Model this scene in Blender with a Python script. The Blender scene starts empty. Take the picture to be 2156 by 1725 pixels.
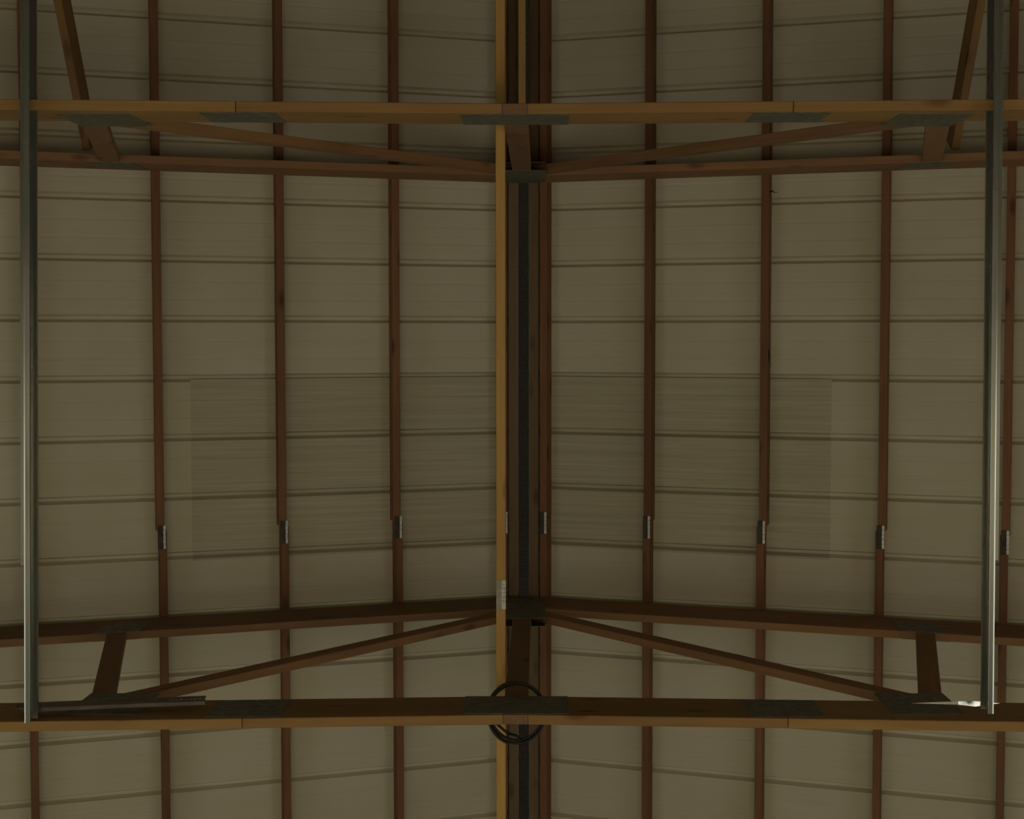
import bpy, bmesh, math, random
from mathutils import Vector, Matrix

random.seed(7)
SC = bpy.context.scene
COL = SC.collection

# ------------------------------------------------------------------ camera
# World frame: X to the right of the picture, Y towards the front gable (picture bottom), Z up.
# The camera lies at the origin and looks up into the roof, tipped 2.9 degrees towards that gable.
W, H = 2156.0, 1725.0
F_PX = 3100.0
TILT = math.atan(159.5 / F_PX)
cam_data = bpy.data.cameras.new('camera')
cam_data.sensor_fit = 'HORIZONTAL'
cam_data.sensor_width = 36.0
cam_data.lens = F_PX / W * 36.0
cam_data.shift_x = (W / 2 - 1140.0) / W
cam_data.shift_y = 0.0
cam_data.clip_end = 100
cam = bpy.data.objects.new('camera', cam_data)
COL.objects.link(cam)
c_, s_ = math.cos(TILT), math.sin(TILT)
right = Vector((1, 0, 0)); up = Vector((0, -c_, s_)); back = Vector((0, -s_, -c_))
cam.matrix_world = Matrix(((right.x, up.x, back.x, 0), (right.y, up.y, back.y, 0), (right.z, up.z, back.z, 0), (0, 0, 0, 1)))
SC.camera = cam

# ------------------------------------------------------------------ world, daylight, exposure
world = bpy.data.worlds.new('world'); SC.world = world
world.use_nodes = True
bg = world.node_tree.nodes['Background']
bg.inputs[0].default_value = (0.80, 0.86, 0.95, 1); bg.inputs[1].default_value = 0.12

SUN_ELEV, SUN_STRENGTH = 52, 23.5
sun_d = bpy.data.lights.new('sun', 'SUN'); sun_d.energy = SUN_STRENGTH; sun_d.angle = 0.01
sun_d.color = (1.0, 0.93, 0.80)
sun = bpy.data.objects.new('sun', sun_d); COL.objects.link(sun)
e = math.radians(SUN_ELEV)
sun.rotation_euler = Vector((0.0, math.cos(e), math.sin(e))).to_track_quat('Z', 'Y').to_euler()
sun.location = (0, 14, 14)

def glint_lamp(name, loc, direction, sx, sy, power, color):
    d = bpy.data.lights.new(name, 'AREA'); d.shape = 'RECTANGLE'; d.size = sx; d.size_y = sy
    d.energy = power; d.color = color
    o = bpy.data.objects.new(name, d); COL.objects.link(o); o.location = loc
    o.rotation_euler = Vector(direction).to_track_quat('-Z', 'Z').to_euler()
    return o
# daylight stand-ins: area lamps added in unseen side openings for track glints
glint_lamp('glint_lamp_left', (-7.3, 2.1, 1.0), (1, 0, 0), 4.0, 3.4, 44, (0.95, 0.93, 0.95))
glint_lamp('glint_lamp_right', (7.3, 2.1, 1.0), (-1, 0, 0), 4.0, 3.4, 68, (0.95, 0.93, 0.95))

SC.view_settings.view_transform = 'Standard'
SC.view_settings.look = 'None'
SC.view_settings.gamma = 1.0
SC.view_settings.use_curve_mapping = False
SC.view_settings.exposure = 0.0
SC.cycles.use_denoising = True

# ------------------------------------------------------------------ materials
def nodes_mat(name):
    m = bpy.data.materials.new(name); m.use_nodes = True
    nt = m.node_tree; b = nt.nodes['Principled BSDF']
    return m, nt, b

def mix_rgb(nt, fac, a, b, blend='MIX'):
    n = nt.nodes.new('ShaderNodeMix'); n.data_type = 'RGBA'; n.blend_type = blend
    if isinstance(fac, (int, float)): n.inputs[0].default_value = fac
    else: nt.links.new(fac, n.inputs[0])
    for i, v in ((6, a), (7, b)):
        if isinstance(v, tuple): n.inputs[i].default_value = v + (1,) if len(v) == 3 else v
        else: nt.links.new(v, n.inputs[i])
    return n.outputs[2]

def ramp(nt, src, p0, p1, c0=(0, 0, 0, 1), c1=(1, 1, 1, 1)):
    r = nt.nodes.new('ShaderNodeValToRGB')
    r.color_ramp.elements[0].position = p0; r.color_ramp.elements[1].position = p1
    r.color_ramp.elements[0].color = c0; r.color_ramp.elements[1].color = c1
    nt.links.new(src, r.inputs[0])
    return r.outputs[0]

def noise(nt, vec, scale, detail=4, rough=0.6):
    n = nt.nodes.new('ShaderNodeTexNoise'); n.inputs['Scale'].default_value = scale
    n.inputs['Detail'].default_value = detail; n.inputs['Roughness'].default_value = rough
    nt.links.new(vec, n.inputs['Vector'])
    return n.outputs['Fac']

def mapping(nt, scale):
    tc = nt.nodes.new('ShaderNodeTexCoord'); oi = nt.nodes.new('ShaderNodeObjectInfo')
    cx = nt.nodes.new('ShaderNodeCombineXYZ')
    mul = nt.nodes.new('ShaderNodeMath'); mul.operation = 'MULTIPLY'; mul.inputs[1].default_value = 37.0
    nt.links.new(oi.outputs['Random'], mul.inputs[0])
    for i in range(3): nt.links.new(mul.outputs[0], cx.inputs[i])
    mp = nt.nodes.new('ShaderNodeMapping'); mp.inputs['Scale'].default_value = scale
    nt.links.new(tc.outputs['Object'], mp.inputs['Vector']); nt.links.new(cx.outputs[0], mp.inputs['Location'])
    return mp.outputs[0], oi.outputs['Random']

def wood(name, light, dark, rough=0.75, spread=0.25):
    """Sawn lumber: grain streaks along the board's own X axis, a few knots, board-to-board change."""
    m, nt, b = nodes_mat(name)
    v, rnd = mapping(nt, (1.6, 26, 26))
    streak = ramp(nt, noise(nt, v, 1.6, 6, 0.65), 0.32, 0.72)
    v2, _ = mapping(nt, (1.2, 5, 5))
    patch = ramp(nt, noise(nt, v2, 1.2, 3), 0.35, 0.7)
    c1 = mix_rgb(nt, streak, light, tuple(0.62 * l + 0.38 * d for l, d in zip(light, dark)))
    c2 = mix_rgb(nt, patch, c1, mix_rgb(nt, 0.35, c1, dark))
    v3, _ = mapping(nt, (5, 14, 14))
    vor = nt.nodes.new('ShaderNodeTexVoronoi'); vor.inputs['Scale'].default_value = 0.6
    nt.links.new(v3, vor.inputs['Vector'])
    knot = ramp(nt, vor.outputs['Distance'], 0.08, 0.2, (1, 1, 1, 1), (0, 0, 0, 1))
    c3 = mix_rgb(nt, knot, c2, dark)
    var = ramp(nt, rnd, 0.0, 1.0, (1 - spread,) * 3 + (1,), (1,) * 3 + (1,))
    nt.links.new(mix_rgb(nt, 1.0, c3, var, 'MULTIPLY'), b.inputs['Base Color'])
    b.inputs['Roughness'].default_value = rough
    bp = nt.nodes.new('ShaderNodeBump'); bp.inputs['Strength'].default_value = 0.25; bp.inputs['Distance'].default_value = 0.002
    nt.links.new(streak, bp.inputs['Height']); nt.links.new(bp.outputs[0], b.inputs['Normal'])
    return m

def metal(name, col, rough, metallic=1.0, var=0.3, scale=(30, 30, 30)):
    m, nt, b = nodes_mat(name)
    v, _ = mapping(nt, scale)
    n = noise(nt, v, 1.0, 4)
    f = ramp(nt, n, 0.3, 0.7)
    nt.links.new(mix_rgb(nt, f, col, tuple(x * (1 - var) for x in col)), b.inputs['Base Color'])
    nt.links.new(ramp(nt, n, 0.3, 0.7, (rough * .8,) * 3 + (1,), (min(1, rough * 1.2),) * 3 + (1,)), b.inputs['Roughness'])
    b.inputs['Metallic'].default_value = metallic
    return m

def sheet(name, col, streaks):
    """Painted ribbed steel: faint dust, fine streaks running down the slope."""
    m, nt, b = nodes_mat(name)
    tc = nt.nodes.new('ShaderNodeTexCoord')
    mp = nt.nodes.new('ShaderNodeMapping'); mp.inputs['Scale'].default_value = (1.2, 60, 1)
    nt.links.new(tc.outputs['Object'], mp.inputs['Vector'])
    mp2 = nt.nodes.new('ShaderNodeMapping'); mp2.inputs['Scale'].default_value = (1.3, 1.6, 1)
    nt.links.new(tc.outputs['Object'], mp2.inputs['Vector'])
    fine = ramp(nt, noise(nt, mp.outputs[0], 1.0, 5, 0.7), 0.35, 0.7)
    dust = ramp(nt, noise(nt, mp2.outputs[0], 1.5, 3), 0.3, 0.75)
    dirt = tuple(x * (1 - streaks) for x in col)
    c1 = mix_rgb(nt, fine, col, dirt)
    c2 = mix_rgb(nt, dust, c1, mix_rgb(nt, 0.5, c1, (col[0] * .80, col[1] * .78, col[2] * .66)))
    nt.links.new(c2, b.inputs['Base Color'])
    b.inputs['Roughness'].default_value = 0.6
    return m

def plain(name, col, rough=0.8):
    m, nt, b = nodes_mat(name)
    v, _ = mapping(nt, (2, 2, 2))
    f = ramp(nt, noise(nt, v, 2.0, 5), 0.3, 0.7)
    nt.links.new(mix_rgb(nt, f, col, tuple(x * .8 for x in col)), b.inputs['Base Color'])
    b.inputs['Roughness'].default_value = rough
    return m

M = {
    'pine': wood('pine', (0.40, 0.22, 0.075), (0.19, 0.085, 0.03)),
    'pine_lit': wood('lit_pine', (0.45, 0.26, 0.086), (0.22, 0.10, 0.033), spread=0.1),  # pine lightened to paint in the light falling on outer chord faces
    'post': wood('dark_pine', (0.27, 0.14, 0.07), (0.13, 0.06, 0.03), spread=0.1),
    'web': wood('web_pine', (0.36, 0.185, 0.08), (0.16, 0.07, 0.035)),
    'purlin': wood('purlin_pine', (0.30, 0.135, 0.06), (0.10, 0.035, 0.02), spread=0.3),
    'plank': wood('old_plank', (0.26, 0.17, 0.095), (0.13, 0.08, 0.05)),
    'bright': wood('new_pine', (0.66, 0.40, 0.12), (0.38, 0.18, 0.05), spread=0.1),
    'plate': metal('galvanised_plate', (0.20, 0.20, 0.16), 0.65, 0.5),
    'grey_plate': metal('grey_zinc', (0.42, 0.40, 0.36), 0.6, 0.5),
    'dull': metal('dull_strap', (0.07, 0.06, 0.05), 0.7, 0.3),
    'angle': metal('weathered_angle', (0.15, 0.125, 0.125), 0.5, 0.8, 0.3, (8, 60, 60)),
    'white_zinc': metal('white_zinc', (0.85, 0.82, 0.80), 0.3, 1.0, 0.1),
    'shiny': metal('bright_zinc', (0.70, 0.69, 0.65), 0.5, 0.35, 0.35, (60, 60, 60)),
    'track': metal('galvanised_track', (0.43, 0.44, 0.40), 0.25, 0.85, 0.05, (2, 8, 8)),
    'sheet': sheet('painted_roof_steel', (0.62, 0.565, 0.46), 0.07),
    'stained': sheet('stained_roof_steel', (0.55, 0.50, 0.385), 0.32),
    'cap': plain('dark_ridge_cap', (0.008, 0.006, 0.008)),
    'net': plain('black_netting', (0.035, 0.025, 0.035), 0.7),
    'cable': plain('black_rubber', (0.008, 0.006, 0.007), 0.5),
    'floor': plain('packed_gravel', (0.40, 0.36, 0.25), 0.95),
    'grass': plain('dark_grass', (0.035, 0.05, 0.015), 0.95),
    'wall': plain('wall_steel', (0.30, 0.29, 0.26), 0.7),
    'bark': plain('dark_splinter', (0.03, 0.015, 0.01)),
}

# ------------------------------------------------------------------ helpers
def link(name, bm, mat, parent=None, mw=None, smooth=False):
    bmesh.ops.recalc_face_normals(bm, faces=bm.faces)
    me = bpy.data.meshes.new(name); bm.to_mesh(me); bm.free()
    me.materials.append(mat)
    if smooth:
        for p in me.polygons: p.use_smooth = True
    o = bpy.data.objects.new(name, me); COL.objects.link(o)
    if mw is not None: o.matrix_world = mw
    if parent is not None:
        o.parent = parent
        if parent.type == 'MESH': bpy.context.view_layer.update(); o.matrix_parent_inverse = parent.matrix_world.inverted()
        else: o.matrix_parent_inverse = Matrix.Translation(parent.location).inverted()
    return o

def thing(name, label, cat, loc, group=None):
    o = bpy.data.objects.new(name, None); o.empty_display_size = 0.1; COL.objects.link(o); o.location = loc
    tag(o, label, cat, group)
    return o

def tag(o, label, cat, group=None):
    o['label'] = label; o['category'] = cat
    if group: o['group'] = group
    return o

def structure(o):
    o['kind'] = 'structure'; return o

def frame(origin, xdir, zdir):
    x = Vector(xdir).normalized(); z = Vector(zdir); y = z.cross(x).normalized(); z = x.cross(y).normalized()
    m = Matrix((x, y, z)).transposed().to_4x4(); m.translation = Vector(origin)
    return m

def box_bm(x0, x1, y0, y1, z0, z1, bevel=0.0):
    bm = bmesh.new()
    vs = [bm.verts.new((x, y, z)) for x in (x0, x1) for y in (y0, y1) for z in (z0, z1)]
    for f in ((0, 1, 3, 2), (4, 6, 7, 5), (0, 4, 5, 1), (2, 3, 7, 6), (0, 2, 6, 4), (1, 5, 7, 3)):
        bm.faces.new([vs[i] for i in f])
    if bevel:
        bmesh.ops.recalc_face_normals(bm, faces=bm.faces)
        bmesh.ops.bevel(bm, geom=list(bm.edges), offset=bevel, segments=2, affect='EDGES', profile=0.5)
    return bm

def add_box(bm, x0, x1, y0, y1, z0, z1):
    vs = [bm.verts.new((x, y, z)) for x in (x0, x1) for y in (y0, y1) for z in (z0, z1)]
    for f in ((0, 1, 3, 2), (4, 6, 7, 5), (0, 4, 5, 1), (2, 3, 7, 6), (0, 2, 6, 4), (1, 5, 7, 3)):
        bm.faces.new([vs[i] for i in f])

def prism(name, poly, y0, y1, mat, parent, bevel=0.0025):
    """polygon in world (X, Z), extruded in Y; the local X axis runs along the polygon's first edge"""
    p0 = Vector((poly[0][0], (y0 + y1) / 2, poly[0][1])); p1 = Vector((poly[1][0], (y0 + y1) / 2, poly[1][1]))
    mw = frame(p0, p1 - p0, (0, 1, 0)); inv = mw.inverted()
    bm = bmesh.new()
    a = [bm.verts.new(inv @ Vector((x, y0, z))) for x, z in poly]
    b = [bm.verts.new(inv @ Vector((x, y1, z))) for x, z in poly]
    n = len(poly)
    bm.faces.new(a); bm.faces.new(b[::-1])
    for i in range(n): bm.faces.new((a[i], b[i], b[(i + 1) % n], a[(i + 1) % n]))
    if bevel:
        bmesh.ops.recalc_face_normals(bm, faces=bm.faces)
        bmesh.ops.bevel(bm, geom=list(bm.edges), offset=bevel, segments=1, affect='EDGES')
    return link(name, bm, mat, parent, mw)

def beam(name, p0, p1, w, h, mat, parent=None, updir=(0, 0, 1), bevel=0.003):
    """board from p0 to p1 (centre of its underside), w wide, h deep upwards"""
    p0 = Vector(p0); p1 = Vector(p1)
    mw = frame(p0, p1 - p0, updir)
    return link(name, box_bm(0, (p1 - p0).length, -w / 2, w / 2, 0, h, bevel), mat, parent, mw)

# ------------------------------------------------------------------ dimensions (metres)
XC = -0.105                      # ridge line
HALF = 7.2                       # half width of the building
Y0, Y1 = -5.0, 5.0               # gable walls
FLOOR = -1.5
SL = 0.335                       # roof pitch (about 4 in 12)
def chord_top(u): return 8.56 - SL * abs(u)
ANG = math.atan(SL)
PURLIN_D = 0.089
def roof_z(u): return chord_top(u) + PURLIN_D / math.cos(ANG) + 0.002
T = 0.0405                       # lumber thickness

# ------------------------------------------------------------------ setting
RIB0, RIBS = -0.067, 0.3245
def sheet_profile(ya, yb, depth=0.028, minor=0.0012):
    pts = [(ya, 0.0)]
    k0 = int(math.floor((ya - RIB0) / RIBS)) - 1
    k1 = int(math.ceil((yb - RIB0) / RIBS)) + 1
    for k in range(k0, k1 + 1):
        c = RIB0 + k * RIBS - 0.014
        g = [(c - .022, 0), (c - .012, depth), (c + .004, depth), (c + .020, 0)]
        for fr in (0.36, 0.66):
            m = c + fr * RIBS
            g += [(m - .010, 0), (m - .004, minor), (m + .004, minor), (m + .010, 0)]
        for y, d in g:
            if ya + .001 < y < yb - .001: pts.append((y, d))
    pts.append((yb, 0.0))
    return pts

def roof_sheet(name, ua, ub, ya, yb, side, mat, drop=0.0, bm=None, nx=1, th=0.0012):
    own = bm is None
    if own: bm = bmesh.new()
    prof = sheet_profile(ya, yb)
    cols = []
    for i in range(nx + 1):
        u = ua + (ub - ua) * i / nx
        x = XC + side * u; z = roof_z(u) - drop
        cols.append([(x, y, z + d) for y, d in prof])
    lo = [[bm.verts.new(p) for p in c] for c in cols]
    hi = [[bm.verts.new((p[0], p[1], p[2] + th)) for p in c] for c in cols]
    for i in range(nx):
        for j in range(len(prof) - 1):
            bm.faces.new((lo[i][j], lo[i][j + 1], lo[i + 1][j + 1], lo[i + 1][j]))
            bm.faces.new((hi[i][j], hi[i + 1][j], hi[i + 1][j + 1], hi[i][j + 1]))
    for i in (0, nx):
        for j in range(len(prof) - 1):
            bm.faces.new((lo[i][j], hi[i][j], hi[i][j + 1], lo[i][j + 1]))
    for j in (0, len(prof) - 1):
        for i in range(nx):
            bm.faces.new((lo[i][j], lo[i + 1][j], hi[i + 1][j], hi[i][j]))
    if own: return link(name, bm, mat)

GAP = 0.031
bm = bmesh.new()
for side in (-1, 1): roof_sheet('', GAP, HALF + .3, Y0 - .2, Y1 + .2, side, None, 0.0, bm)
structure(link('ceiling', bm, M['sheet']))

bm = bmesh.new()                                   # the dark ridge cap closing the vent gap
zc = roof_z(0)
for side in (-1, 1):
    vs = [bm.verts.new(p) for p in ((XC, Y0, zc + .075), (XC, Y1, zc + .075), (XC + side * .16, Y1, zc - .005), (XC + side * .16, Y0, zc - .005))]
    bm.faces.new(vs)
o = structure(link('trim_1', bm, M['cap']))
md = o.modifiers.new('thickness', 'SOLIDIFY'); md.thickness = 0.002; md.offset = 1
structure(link('floor', box_bm(XC - HALF - .1, XC + HALF + .1, Y0 - .1, Y1 + .1, FLOOR - .2, FLOOR), M['floor']))
o = link('grass_field', box_bm(-30, 30, -30, 30, FLOOR - .4, FLOOR - .2), M['grass'])
tag(o, 'dark grass field around the building', 'grass'); o['kind'] = 'stuff'

def wall_yz(name, x, openings):
    """long wall at x with rectangular openings (ya, yb, za, zb)"""
    bm = bmesh.new(); top = roof_z(HALF) - .12
    ya, yb, za, zb = openings
    for a, b, c, d in ((Y0, ya, FLOOR, top), (yb, Y1, FLOOR, top), (ya, yb, FLOOR, za), (ya, yb, zb, top)):
        add_box(bm, x - .06, x + .06, a, b, c, d)
    return structure(link(name, bm, M['wall']))
wall_yz('wall_left', XC - HALF - .06, (0.1, 4.1, -0.7, 2.7))  # openings in both long walls are added to hold the glint lamps
wall_yz('wall_right', XC + HALF + .06, (0.1, 4.1, -0.7, 2.7))

def gable(name, y, sun_opening=None):
    bm = bmesh.new()
    def slab(pts):
        a = [bm.verts.new((x, y - .06, z)) for x, z in pts]; b = [bm.verts.new((x, y + .06, z)) for x, z in pts]
        bm.faces.new(a); bm.faces.new(b[::-1])
        for i in range(len(pts)): bm.faces.new((a[i], b[i], b[(i + 1) % len(pts)], a[(i + 1) % len(pts)]))
    zt = lambda u: roof_z(u) - .03
    if sun_opening:
        w, h0, h = sun_opening
        slab([(XC - w, FLOOR), (XC + w, FLOOR), (XC + w, h0), (XC - w, h0)])
        slab([(XC - HALF, FLOOR), (XC - w, FLOOR), (XC - w, zt(w)), (XC - HALF, zt(HALF))])
        slab([(XC + w, FLOOR), (XC + HALF, FLOOR), (XC + HALF, zt(HALF)), (XC + w, zt(w))])
        slab([(XC - w, h), (XC + w, h), (XC + w, zt(w)), (XC, zt(0)), (XC - w, zt(w))])
    else:
        slab([(XC - HALF, FLOOR), (XC + HALF, FLOOR), (XC + HALF, zt(HALF)), (XC, zt(0)), (XC - HALF, zt(HALF))])
    return structure(link(name, bm, M['wall']))
gable('wall_back', Y0 - .06)
gable('wall_front', Y1 + .06, (3.6, 2.2, 4.6))  # unseen opening added so the sun throws a bounce patch on the floor

# ------------------------------------------------------------------ roof trusses
def bc_low(u): return 5.86 - 0.055 * abs(u)
BC_H = 0.305
TC_H = 0.37

def truss(ya, yb, face, label):
    """ya..yb: the two faces in Y; face = +1 / -1, the side the connector plates show on towards the camera"""
    t = thing('roof_truss', label, 'roof truss', (XC, (ya + yb) / 2, bc_low(0)), 'timber roof trusses')
    X = lambda s, u: XC + s * u
    prism('king_post', [(XC - .05, 5.858), (XC - .05, 8.535), (XC, 8.548), (XC + .05, 8.535), (XC + .05, 5.858)], ya, yb, M['post'], t)
    for s in (-1, 1):
        for a, b in ((.0505, 1.088), (1.0905, 6.9)):
            prism('bottom_chord', [(X(s, a), bc_low(a)), (X(s, b), bc_low(b)), (X(s, b), bc_low(b) + BC_H), (X(s, a), bc_low(a) + BC_H)], ya, yb, M['pine' if a < 1 else 'pine_lit'], t)
        a, b = .0505, 7.0
        prism('top_chord', [(X(s, a), chord_top(a) - TC_H), (X(s, b), chord_top(b) - TC_H), (X(s, b), chord_top(b)), (X(s, a), chord_top(a))], ya, yb, M['web'], t)
        prism('diagonal_web', [(X(s, .0505), 8.016), (X(s, 1.674), 6.077), (X(s, 1.705), 6.077), (X(s, 1.705), 6.184), (X(s, .07), 8.145), (X(s, .0505), 8.16)], ya, yb, M['web'], t)
        wi = lambda z: 1.715 + .245 * (z - 6.22)
        prism('leg_web', [(X(s, wi(6.08)), 6.08), (X(s, wi(7.505)), 7.505), (X(s, wi(7.475) + .1), 7.475), (X(s, wi(6.08) + .1), 6.08)], ya + .0008, yb - .0008, M['web'], t)
    # toothed steel connector plates on both faces
    def plate(pts):
        for y, d in ((ya, -1), (yb, 1)):
            y_a, y_b = sorted((y, y + d * .002))
            prism('connector_plate', pts, y_a, y_b, M['plate'], t, 0)
    def rect(u0, u1, z0, z1): plate([(XC + u0, z0), (XC + u1, z0), (XC + u1, z1), (XC + u0, z1)])
    rect(-.215, .215, 5.87, 6.155)
    rect(-.125, .125, 7.86, 8.48)
    for s in (-1, 1):
        a, b = sorted((s * .94, s * 1.24)); rect(a, b, 5.822, 6.088)
        a, b = sorted((s * 1.52, s * 1.815)); rect(a, b, 5.86, 6.205)
        u0, u1 = 1.97, 2.19
        plate([(X(s, u0), chord_top(u0) - TC_H + .004), (X(s, u1), chord_top(u1) - TC_H + .004), (X(s, u1), chord_top(u1) - .12), (X(s, u0), chord_top(u0) - .12)])
    return t

TOPY = (-0.9077, -0.8672)      # truss across the top of the picture
BOTY = (1.5325, 1.573)         # truss across the bottom of the picture
truss(*TOPY, 1, 'timber roof truss across the top of the picture, with sloping side braces behind it')
truss(*BOTY, -1, 'timber roof truss across the bottom of the picture, with the black cable coil on it')

# ------------------------------------------------------------------ purlins
SPLICE = (1.035, 1.163)
def purlin(x, label, xoff=0.0, shift=0.006, width=0.043, mat2='purlin'):
    u = x - XC; s = 1 if u > 0 else -1
    z = chord_top(u) + 0.0015
    n = Vector((s * math.sin(ANG), 0, math.cos(ANG)))
    t = thing('purlin', label, 'purlin', (x, Y0, z), 'purlins running along the roof')
    ym = 1.0 * SPLICE[0] + 0.03
    beam('board', (x, Y0, z), (x, ym, z), width, PURLIN_D, M['purlin'], t, n)
    x2 = x + shift
    z2 = chord_top(x2 - XC) + 0.0015
    beam('board', (x2, ym + .003, z2), (x2, Y1, z2), width - .002, PURLIN_D, M[mat2], t, n)
    # splice: a dull plate on the underside with a bright bent strip along its right edge
    q = Vector((x + shift / 2, 0, z)) - n * 0.003
    pl = beam('splice_plate', (q.x - .006, SPLICE[0], q.z), (q.x - .006, SPLICE[1], q.z), .030, .003, M['dull'], t, n, 0)
    r = q - n * 0.003
    bm = bmesh.new()
    for i in range(5):
        a = i / 5; b = (i + 1) / 5; L = SPLICE[1] - SPLICE[0]
        add_box(bm, a * L, b * L - .002, -.0065, .0065, -.0015 * (i % 2), .003)
    xr = r.x + .0135
    sp = link('bright_strip', bm, M['shiny'], pl, frame((xr, SPLICE[0], r.z - (.0135 * SL * s)), (0, 1, 0), (0.25, 0, 1)))
    sp['label'] = 'bright zinc splice strip'
    return t

PX = [(-3.92, 'wooden purlin third to the left of the brown purlin beside the left track', 0.004),
      (-3.30, 'wooden purlin next left of the one hidden above the left track', 0.004),
      (-2.685, 'wooden purlin mostly hidden above the left galvanised track', -0.002),
      (-2.057, 'brown purlin first to the right of the left galvanised track', 0.012),
      (-1.433, 'brown purlin midway between the left track and the ridge, stepped at its splice plate', 0.012),
      (-0.820, 'brown purlin on the left slope nearest the ridge pair', 0.012),
      (-0.219, 'ridge purlin left of the black netting, behind the bright orange brace', 0.0),
      (0.0105, 'ridge purlin right of the black netting strip', 0.0),
      (0.601, 'brown purlin on the right slope nearest the ridge pair', -0.006),
      (1.226, 'brown purlin on the right slope with two dark splinters sticking out of it', -0.014),
      (1.838, 'brown purlin first to the left of the right galvanised track', -0.012),
      (2.445, 'brown purlin just outside the right galvanised track', -0.008),
      (3.05, 'wooden purlin next right of the one just outside the right track', 0.0),
      (3.66, 'wooden purlin farthest right, second beyond the one outside the right track', 0.0)]
P = {}
for x, lab, sh in PX:
    P[x] = purlin(x, lab, 0, sh)

def spike(name, pts, r, parent):
    bm = bmesh.new(); rings = []
    n = len(pts)
    for i, p in enumerate(pts):
        rr = r * (1 - i / (n - 1)) + .0004
        rings.append([bm.verts.new((p[0] + rr * math.cos(a), p[1] + rr * .7 * math.sin(a), p[2] + rr * math.sin(a))) for a in (0, 1.26, 2.5, 3.77, 5.03)])
    for i in range(n - 1):
        for j in range(5): bm.faces.new((rings[i][j], rings[i][(j + 1) % 5], rings[i + 1][(j + 1) % 5], rings[i + 1][j]))
    bm.faces.new(rings[0]); bm.faces.new(rings[-1][::-1])
    return link(name, bm, M['bark'], parent)
z12 = chord_top(1.226 - XC)
spike('splinter', [(1.245, -.775, z12 + .01), (1.262, -.782, z12), (1.276, -.772, z12 - .006), (1.298, -.771, z12 - .01)], .006, P[1.226])
spike('splinter', [(1.246, .082, z12 + .012), (1.254, .11, z12 + .006), (1.257, .14, z12), (1.264, .187, z12 - .006)], .008, P[1.226])

# ------------------------------------------------------------------ ridge netting
bm = bmesh.new()
zn = roof_z(GAP) + .004
def wire(a, b, r=0.0009):
    a = Vector(a); b = Vector(b); d = (b - a).normalized(); n = Vector((0, 0, 1)); sdir = d.cross(n).normalized()
    ring = lambda p: [bm.verts.new(p + sdir * r), bm.verts.new(p + n * r), bm.verts.new(p - sdir * r), bm.verts.new(p - n * r)]
    A, B = ring(a), ring(b)
    for i in range(4): bm.faces.new((A[i], A[(i + 1) % 4], B[(i + 1) % 4], B[i]))
cw, ch = .024, .044
yy = -3.0
row = 0
while yy < 3.0:
    off = (row % 2) * cw / 2
    for k in range(-3, 4):
        x = XC + k * cw + off
        if abs(x - XC) > GAP + .012: continue
        wire((x, yy, zn), (x, yy + ch * .30, zn))
        wire((x, yy + ch * .30, zn), (x - cw / 2, yy + ch * .5, zn)); wire((x, yy + ch * .30, zn), (x + cw / 2, yy + ch * .5, zn))
    yy += ch * .5; row += 1
tag(link('ridge_netting', bm, M['net']), 'narrow strip of black hexagonal netting in the ridge gap', 'netting')

# ------------------------------------------------------------------ stained roof sheets
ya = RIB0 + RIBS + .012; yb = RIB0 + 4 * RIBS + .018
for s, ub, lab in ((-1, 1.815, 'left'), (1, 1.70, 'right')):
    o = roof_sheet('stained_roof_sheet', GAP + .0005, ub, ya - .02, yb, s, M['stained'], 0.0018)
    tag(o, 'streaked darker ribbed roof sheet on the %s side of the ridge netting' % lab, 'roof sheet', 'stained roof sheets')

# planks nailed flat under the sheets on both sides of the ridge gap
for s, lab in ((-1, 'left'), (1, 'right')):
    u = .060
    o = beam('ridge_plank', (XC + s * u, Y0, roof_z(u) - .0225), (XC + s * u, Y1, roof_z(u) - .0225), .060, .019, M['plank'], None, (s * math.sin(ANG), 0, math.cos(ANG)))
    tag(o, 'flat brown plank along the %s edge of the ridge netting' % lab, 'plank', 'ridge planks')

# ------------------------------------------------------------------ lateral braces
t = thing('ridge_brace', 'bright orange pine brace running the length of the picture beside the ridge netting', 'brace', (XC - .0715, Y0, 6.4), None)
bx = XC - .0725
beam('board', (bx, Y0, 6.4), (bx, 1.115, 6.4), T, .092, M['bright'], t, (0, 0, 1))
beam('board', (bx - .001, 1.118, 6.4), (bx - .001, Y1, 6.4), T, .092, M['bright'], t, (0, 0, 1))
bm = box_bm(0, .13, -.003, .0195, 0, .003)
pl = link('splice_plate', bm, M['grey_plate'], t, frame((bx, 1.08, 6.3965), (0, 1, 0), (0, 0, 1)))
bm = bmesh.new()
for i in range(7): add_box(bm, i * .0186, i * .0186 + .0172, -.0095, .0095, -.0012 * (i % 2), .003)
o = link('bright_strip', bm, M['shiny'], pl, frame((bx + .012, 1.076, 6.392), (0, 1, 0), (0.1, 0, 1)))
o['label'] = 'bright zinc splice strip'

o = beam('ridge_board', (XC - .006, -3.4, 8.50), (XC - .006, TOPY[0] - .004, 8.50), T, .09, M['bright'])
tag(o, 'short orange board along the ridge, beyond the top truss', 'board')

for s, lab in ((-1, 'left'), (1, 'right')):
    x = XC + s * 2.225
    o = beam('side_brace', (x, -3.2, 6.16), (x, TOPY[0] - .03, 7.60), T, .142, M['pine'])
    tag(o, 'sloping timber brace behind the top truss, beside the %s galvanised track' % lab, 'brace', 'sloping side braces')

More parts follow.
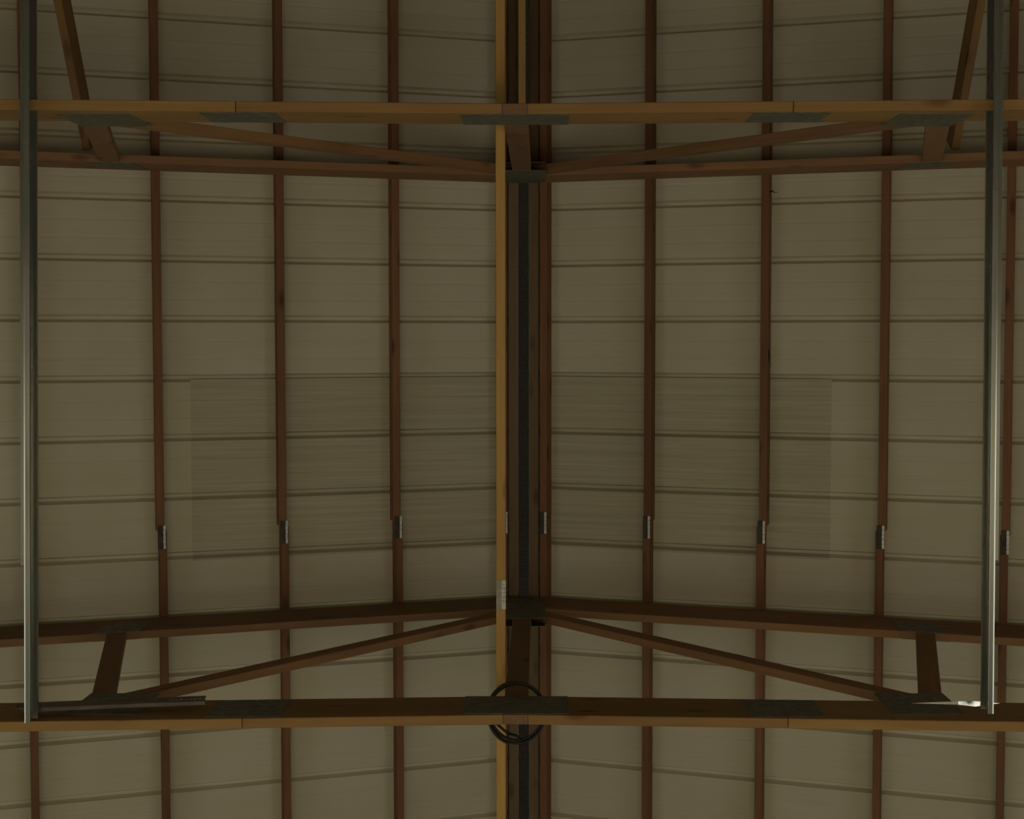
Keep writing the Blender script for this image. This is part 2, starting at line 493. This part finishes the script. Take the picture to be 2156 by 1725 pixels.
# ------------------------------------------------------------------ overhead-door tracks
def track_profile():
    """C-shaped roller track seen end-on: (s, z), s = inward from the outer face"""
    pts = [(.0215, .007), (.0215, 0.001), (.020, 0.0)]
    pts += [(.0054, 0.0), (.0006, .0014), (0.0, .0024)]
    pts += [(0, .070), (.004, .076), (.028, .076), (.030, .074), (.030, .064)]
    return pts

def track(side, xa, ya_, xb, yb_, z, label):
    t = thing('door_track', label, 'door track', (xb, yb_, z), 'overhead door tracks')
    d = Vector((xb - xa, yb_ - ya_, 0)); L = d.length
    pr = track_profile()
    mw = frame((xa, ya_, z), d, (0, 0, 1))
    # local y axis = z cross x ; find its sign so that s points inwards
    yl = mw.to_3x3() @ Vector((0, 1, 0)); sg = 1 if yl.x * (-side) > 0 else -1
    bm = bmesh.new()
    nseg = 24
    rows = []
    for i in range(nseg + 1):
        rows.append([bm.verts.new((L * i / nseg, sg * s, zz)) for s, zz in pr])
    for i in range(nseg):
        for j in range(len(pr) - 1): bm.faces.new((rows[i][j], rows[i][j + 1], rows[i + 1][j + 1], rows[i + 1][j]))
    o = link('rail', bm, M['track'], t, mw)
    md = o.modifiers.new('gauge', 'SOLIDIFY'); md.thickness = 0.0016; md.offset = 0
    for a, zz in ((L - .045, .022), (L - .045, .055)):            # hex bolts through the end of the track
        bm = bmesh.new()
        bmesh.ops.create_cone(bm, cap_ends=True, segments=6, radius1=.0065, radius2=.0065, depth=.006,
                              matrix=Matrix.Translation((a, -sg * .0038, zz)) @ Matrix.Rotation(math.pi / 2, 4, 'X'))
        link('bolt', bm, M['white_zinc'], t, mw)
    return t, mw, sg, L

tl, mwl, sgl, Ll = track(-1, -1.955, -3.0, -2.027, 1.525, 5.70, 'long galvanised door track down the left side, its end on the perforated angle')
tr, mwr, sgr, Lr = track(1, 1.745, -3.0, 1.772, 1.488, 5.70, 'long galvanised door track down the right side with the brightest edge')

def stiffener(t, side, xa, ya_, xb, yb_, z):
    d = Vector((xb - xa, yb_ - ya_, 0)); L = d.length
    mw = frame((xa, ya_, z), d, (0, 0, 1))
    yl = mw.to_3x3() @ Vector((0, 1, 0)); sg = 1 if yl.x * side > 0 else -1   # outwards
    bm = bmesh.new()
    add_box(bm, 0, L, *sorted((0, sg * .016)), 0, .002)
    add_box(bm, 0, L, *sorted((sg * .0005, sg * .0025)), .002, .03)
    return link('angle_stiffener', bm, M['track'], t, mw)
stiffener(tl, -1, -1.957, -3.0, -2.0215, .905, 5.722)
stiffener(tr, 1, 1.748, -3.0, 1.7715, .885, 5.722)

# perforated hanger angles fastened between the track ends and the bottom truss
def angle(name, p0, p1, flange_v, flange_h, label, holes, twist=0.0):
    """L-section: upright flange faces the camera side, the other flange runs back to the truss"""
    p0 = Vector(p0); p1 = Vector(p1); L = (p1 - p0).length
    mw = frame(p0, p1 - p0, (0, math.sin(twist), math.cos(twist)))
    yl = mw.to_3x3() @ Vector((0, 1, 0)); sg = 1 if yl.y > 0 else -1
    bm = bmesh.new(); th = .0018
    pitch, hw, hh = .019, .007, .012
    n = int(L / pitch); zc_ = flange_v * .45
    if holes:
        add_box(bm, 0, L, 0, sg * th, 0, zc_ - hh / 2)
        add_box(bm, 0, L, 0, sg * th, zc_ + hh / 2, flange_v)
        for i in range(n + 1):
            a = i * pitch; b = min(L, a + pitch - hw)
            if b > a: add_box(bm, a, b, 0, sg * th, zc_ - hh / 2, zc_ + hh / 2)
    else:
        add_box(bm, 0, L, 0, sg * th, 0, flange_v)
    # tapering second flange
    fh = flange_h
    for za, zb in ((0, th),):
        a = [bm.verts.new(q) for q in ((0, 0, za), (L, 0, za), (L, sg * fh, za), (.09, sg * fh, za), (0, sg * fh * .1, za))]
        b = [bm.verts.new(q) for q in ((0, 0, zb), (L, 0, zb), (L, sg * fh, zb), (.09, sg * fh, zb), (0, sg * fh * .1, zb))]
        bm.faces.new(a); bm.faces.new(b[::-1])
        for i in range(5): bm.faces.new((a[i], b[i], b[(i + 1) % 5], a[(i + 1) % 5]))
    o = link(name, bm, M['angle'], None, mw)
    return tag(o, label, 'bracket', 'track hanger angles')
angle('perforated_angle', (-2.10, 1.492, 5.805), (-1.37, 1.492, 5.925), .085, .017, 'long perforated steel angle joining the left track to the bottom truss', True)
bm = bmesh.new()
def strap_piece(pts):
    a = [bm.verts.new(p) for p in pts]; b = [bm.verts.new((p[0], p[1], p[2] + .002)) for p in pts]
    bm.faces.new(a); bm.faces.new(b[::-1]); n = len(pts)
    for i in range(n): bm.faces.new((a[i], b[i], b[(i + 1) % n], a[(i + 1) % n]))
zt = lambda x: 5.797 + (x - 1.66) * .27
strap_piece([(1.473, 1.470, 5.797), (1.66, 1.4625, 5.797), (1.66, 1.476, 5.797), (1.56, 1.473, 5.797)])
strap_piece([(1.66, 1.4625, zt(1.66)), (1.727, 1.466, zt(1.727)), (1.842, 1.483, zt(1.842)), (1.735, 1.489, zt(1.735)), (1.66, 1.476, zt(1.66))])
tag(link('hanger_strap', bm, M['white_zinc']), 'pale pointed steel strap crossing the end of the right track', 'bracket')

# ------------------------------------------------------------------ coil of cable on the bottom truss
def tube(name, pts, r, mat, seg=8, parent=None):
    cu = bpy.data.curves.new(name, 'CURVE'); cu.dimensions = '3D'; cu.bevel_depth = r; cu.bevel_resolution = 3
    sp = cu.splines.new('NURBS'); sp.points.add(len(pts) - 1)
    for i, p in enumerate(pts): sp.points[i].co = (*p, 1)
    sp.order_u = 4; sp.use_endpoint_u = True
    ob = bpy.data.objects.new(name, cu); COL.objects.link(ob)
    dg = bpy.context.evaluated_depsgraph_get()
    me = bpy.data.meshes.new_from_object(ob.evaluated_get(dg))
    bpy.data.objects.remove(ob)
    me.materials.clear(); me.materials.append(mat)
    for p in me.polygons: p.use_smooth = True
    o = bpy.data.objects.new(name, me); COL.objects.link(o)
    if parent: o.parent = parent
    return o
pts = []
for k in range(3 * 28 + 6):
    a = 2 * math.pi * k / 28 + 1.9
    lap = k / 28.0
    rx = .120 + .006 * math.sin(lap * 2.3); ry = .128 + .007 * math.sin(lap * 1.7 + 1)
    x = -.107 + rx * math.cos(a); y = 1.612 + ry * math.sin(a)
    z = 6.185 + .012 * lap + .008 * math.sin(a * 2 + lap)
    if abs(y - 1.553) < .03: z += 0
    pts.append((x, y, z))
pts += [(-.16, 1.70, 6.23), (-.13, 1.715, 6.22), (-.10, 1.71, 6.2), (-.085, 1.735, 6.19)]
tag(tube('cable_coil', pts, .0055, M['cable']), 'coiled black cable looped round the middle post of the bottom truss', 'cable')
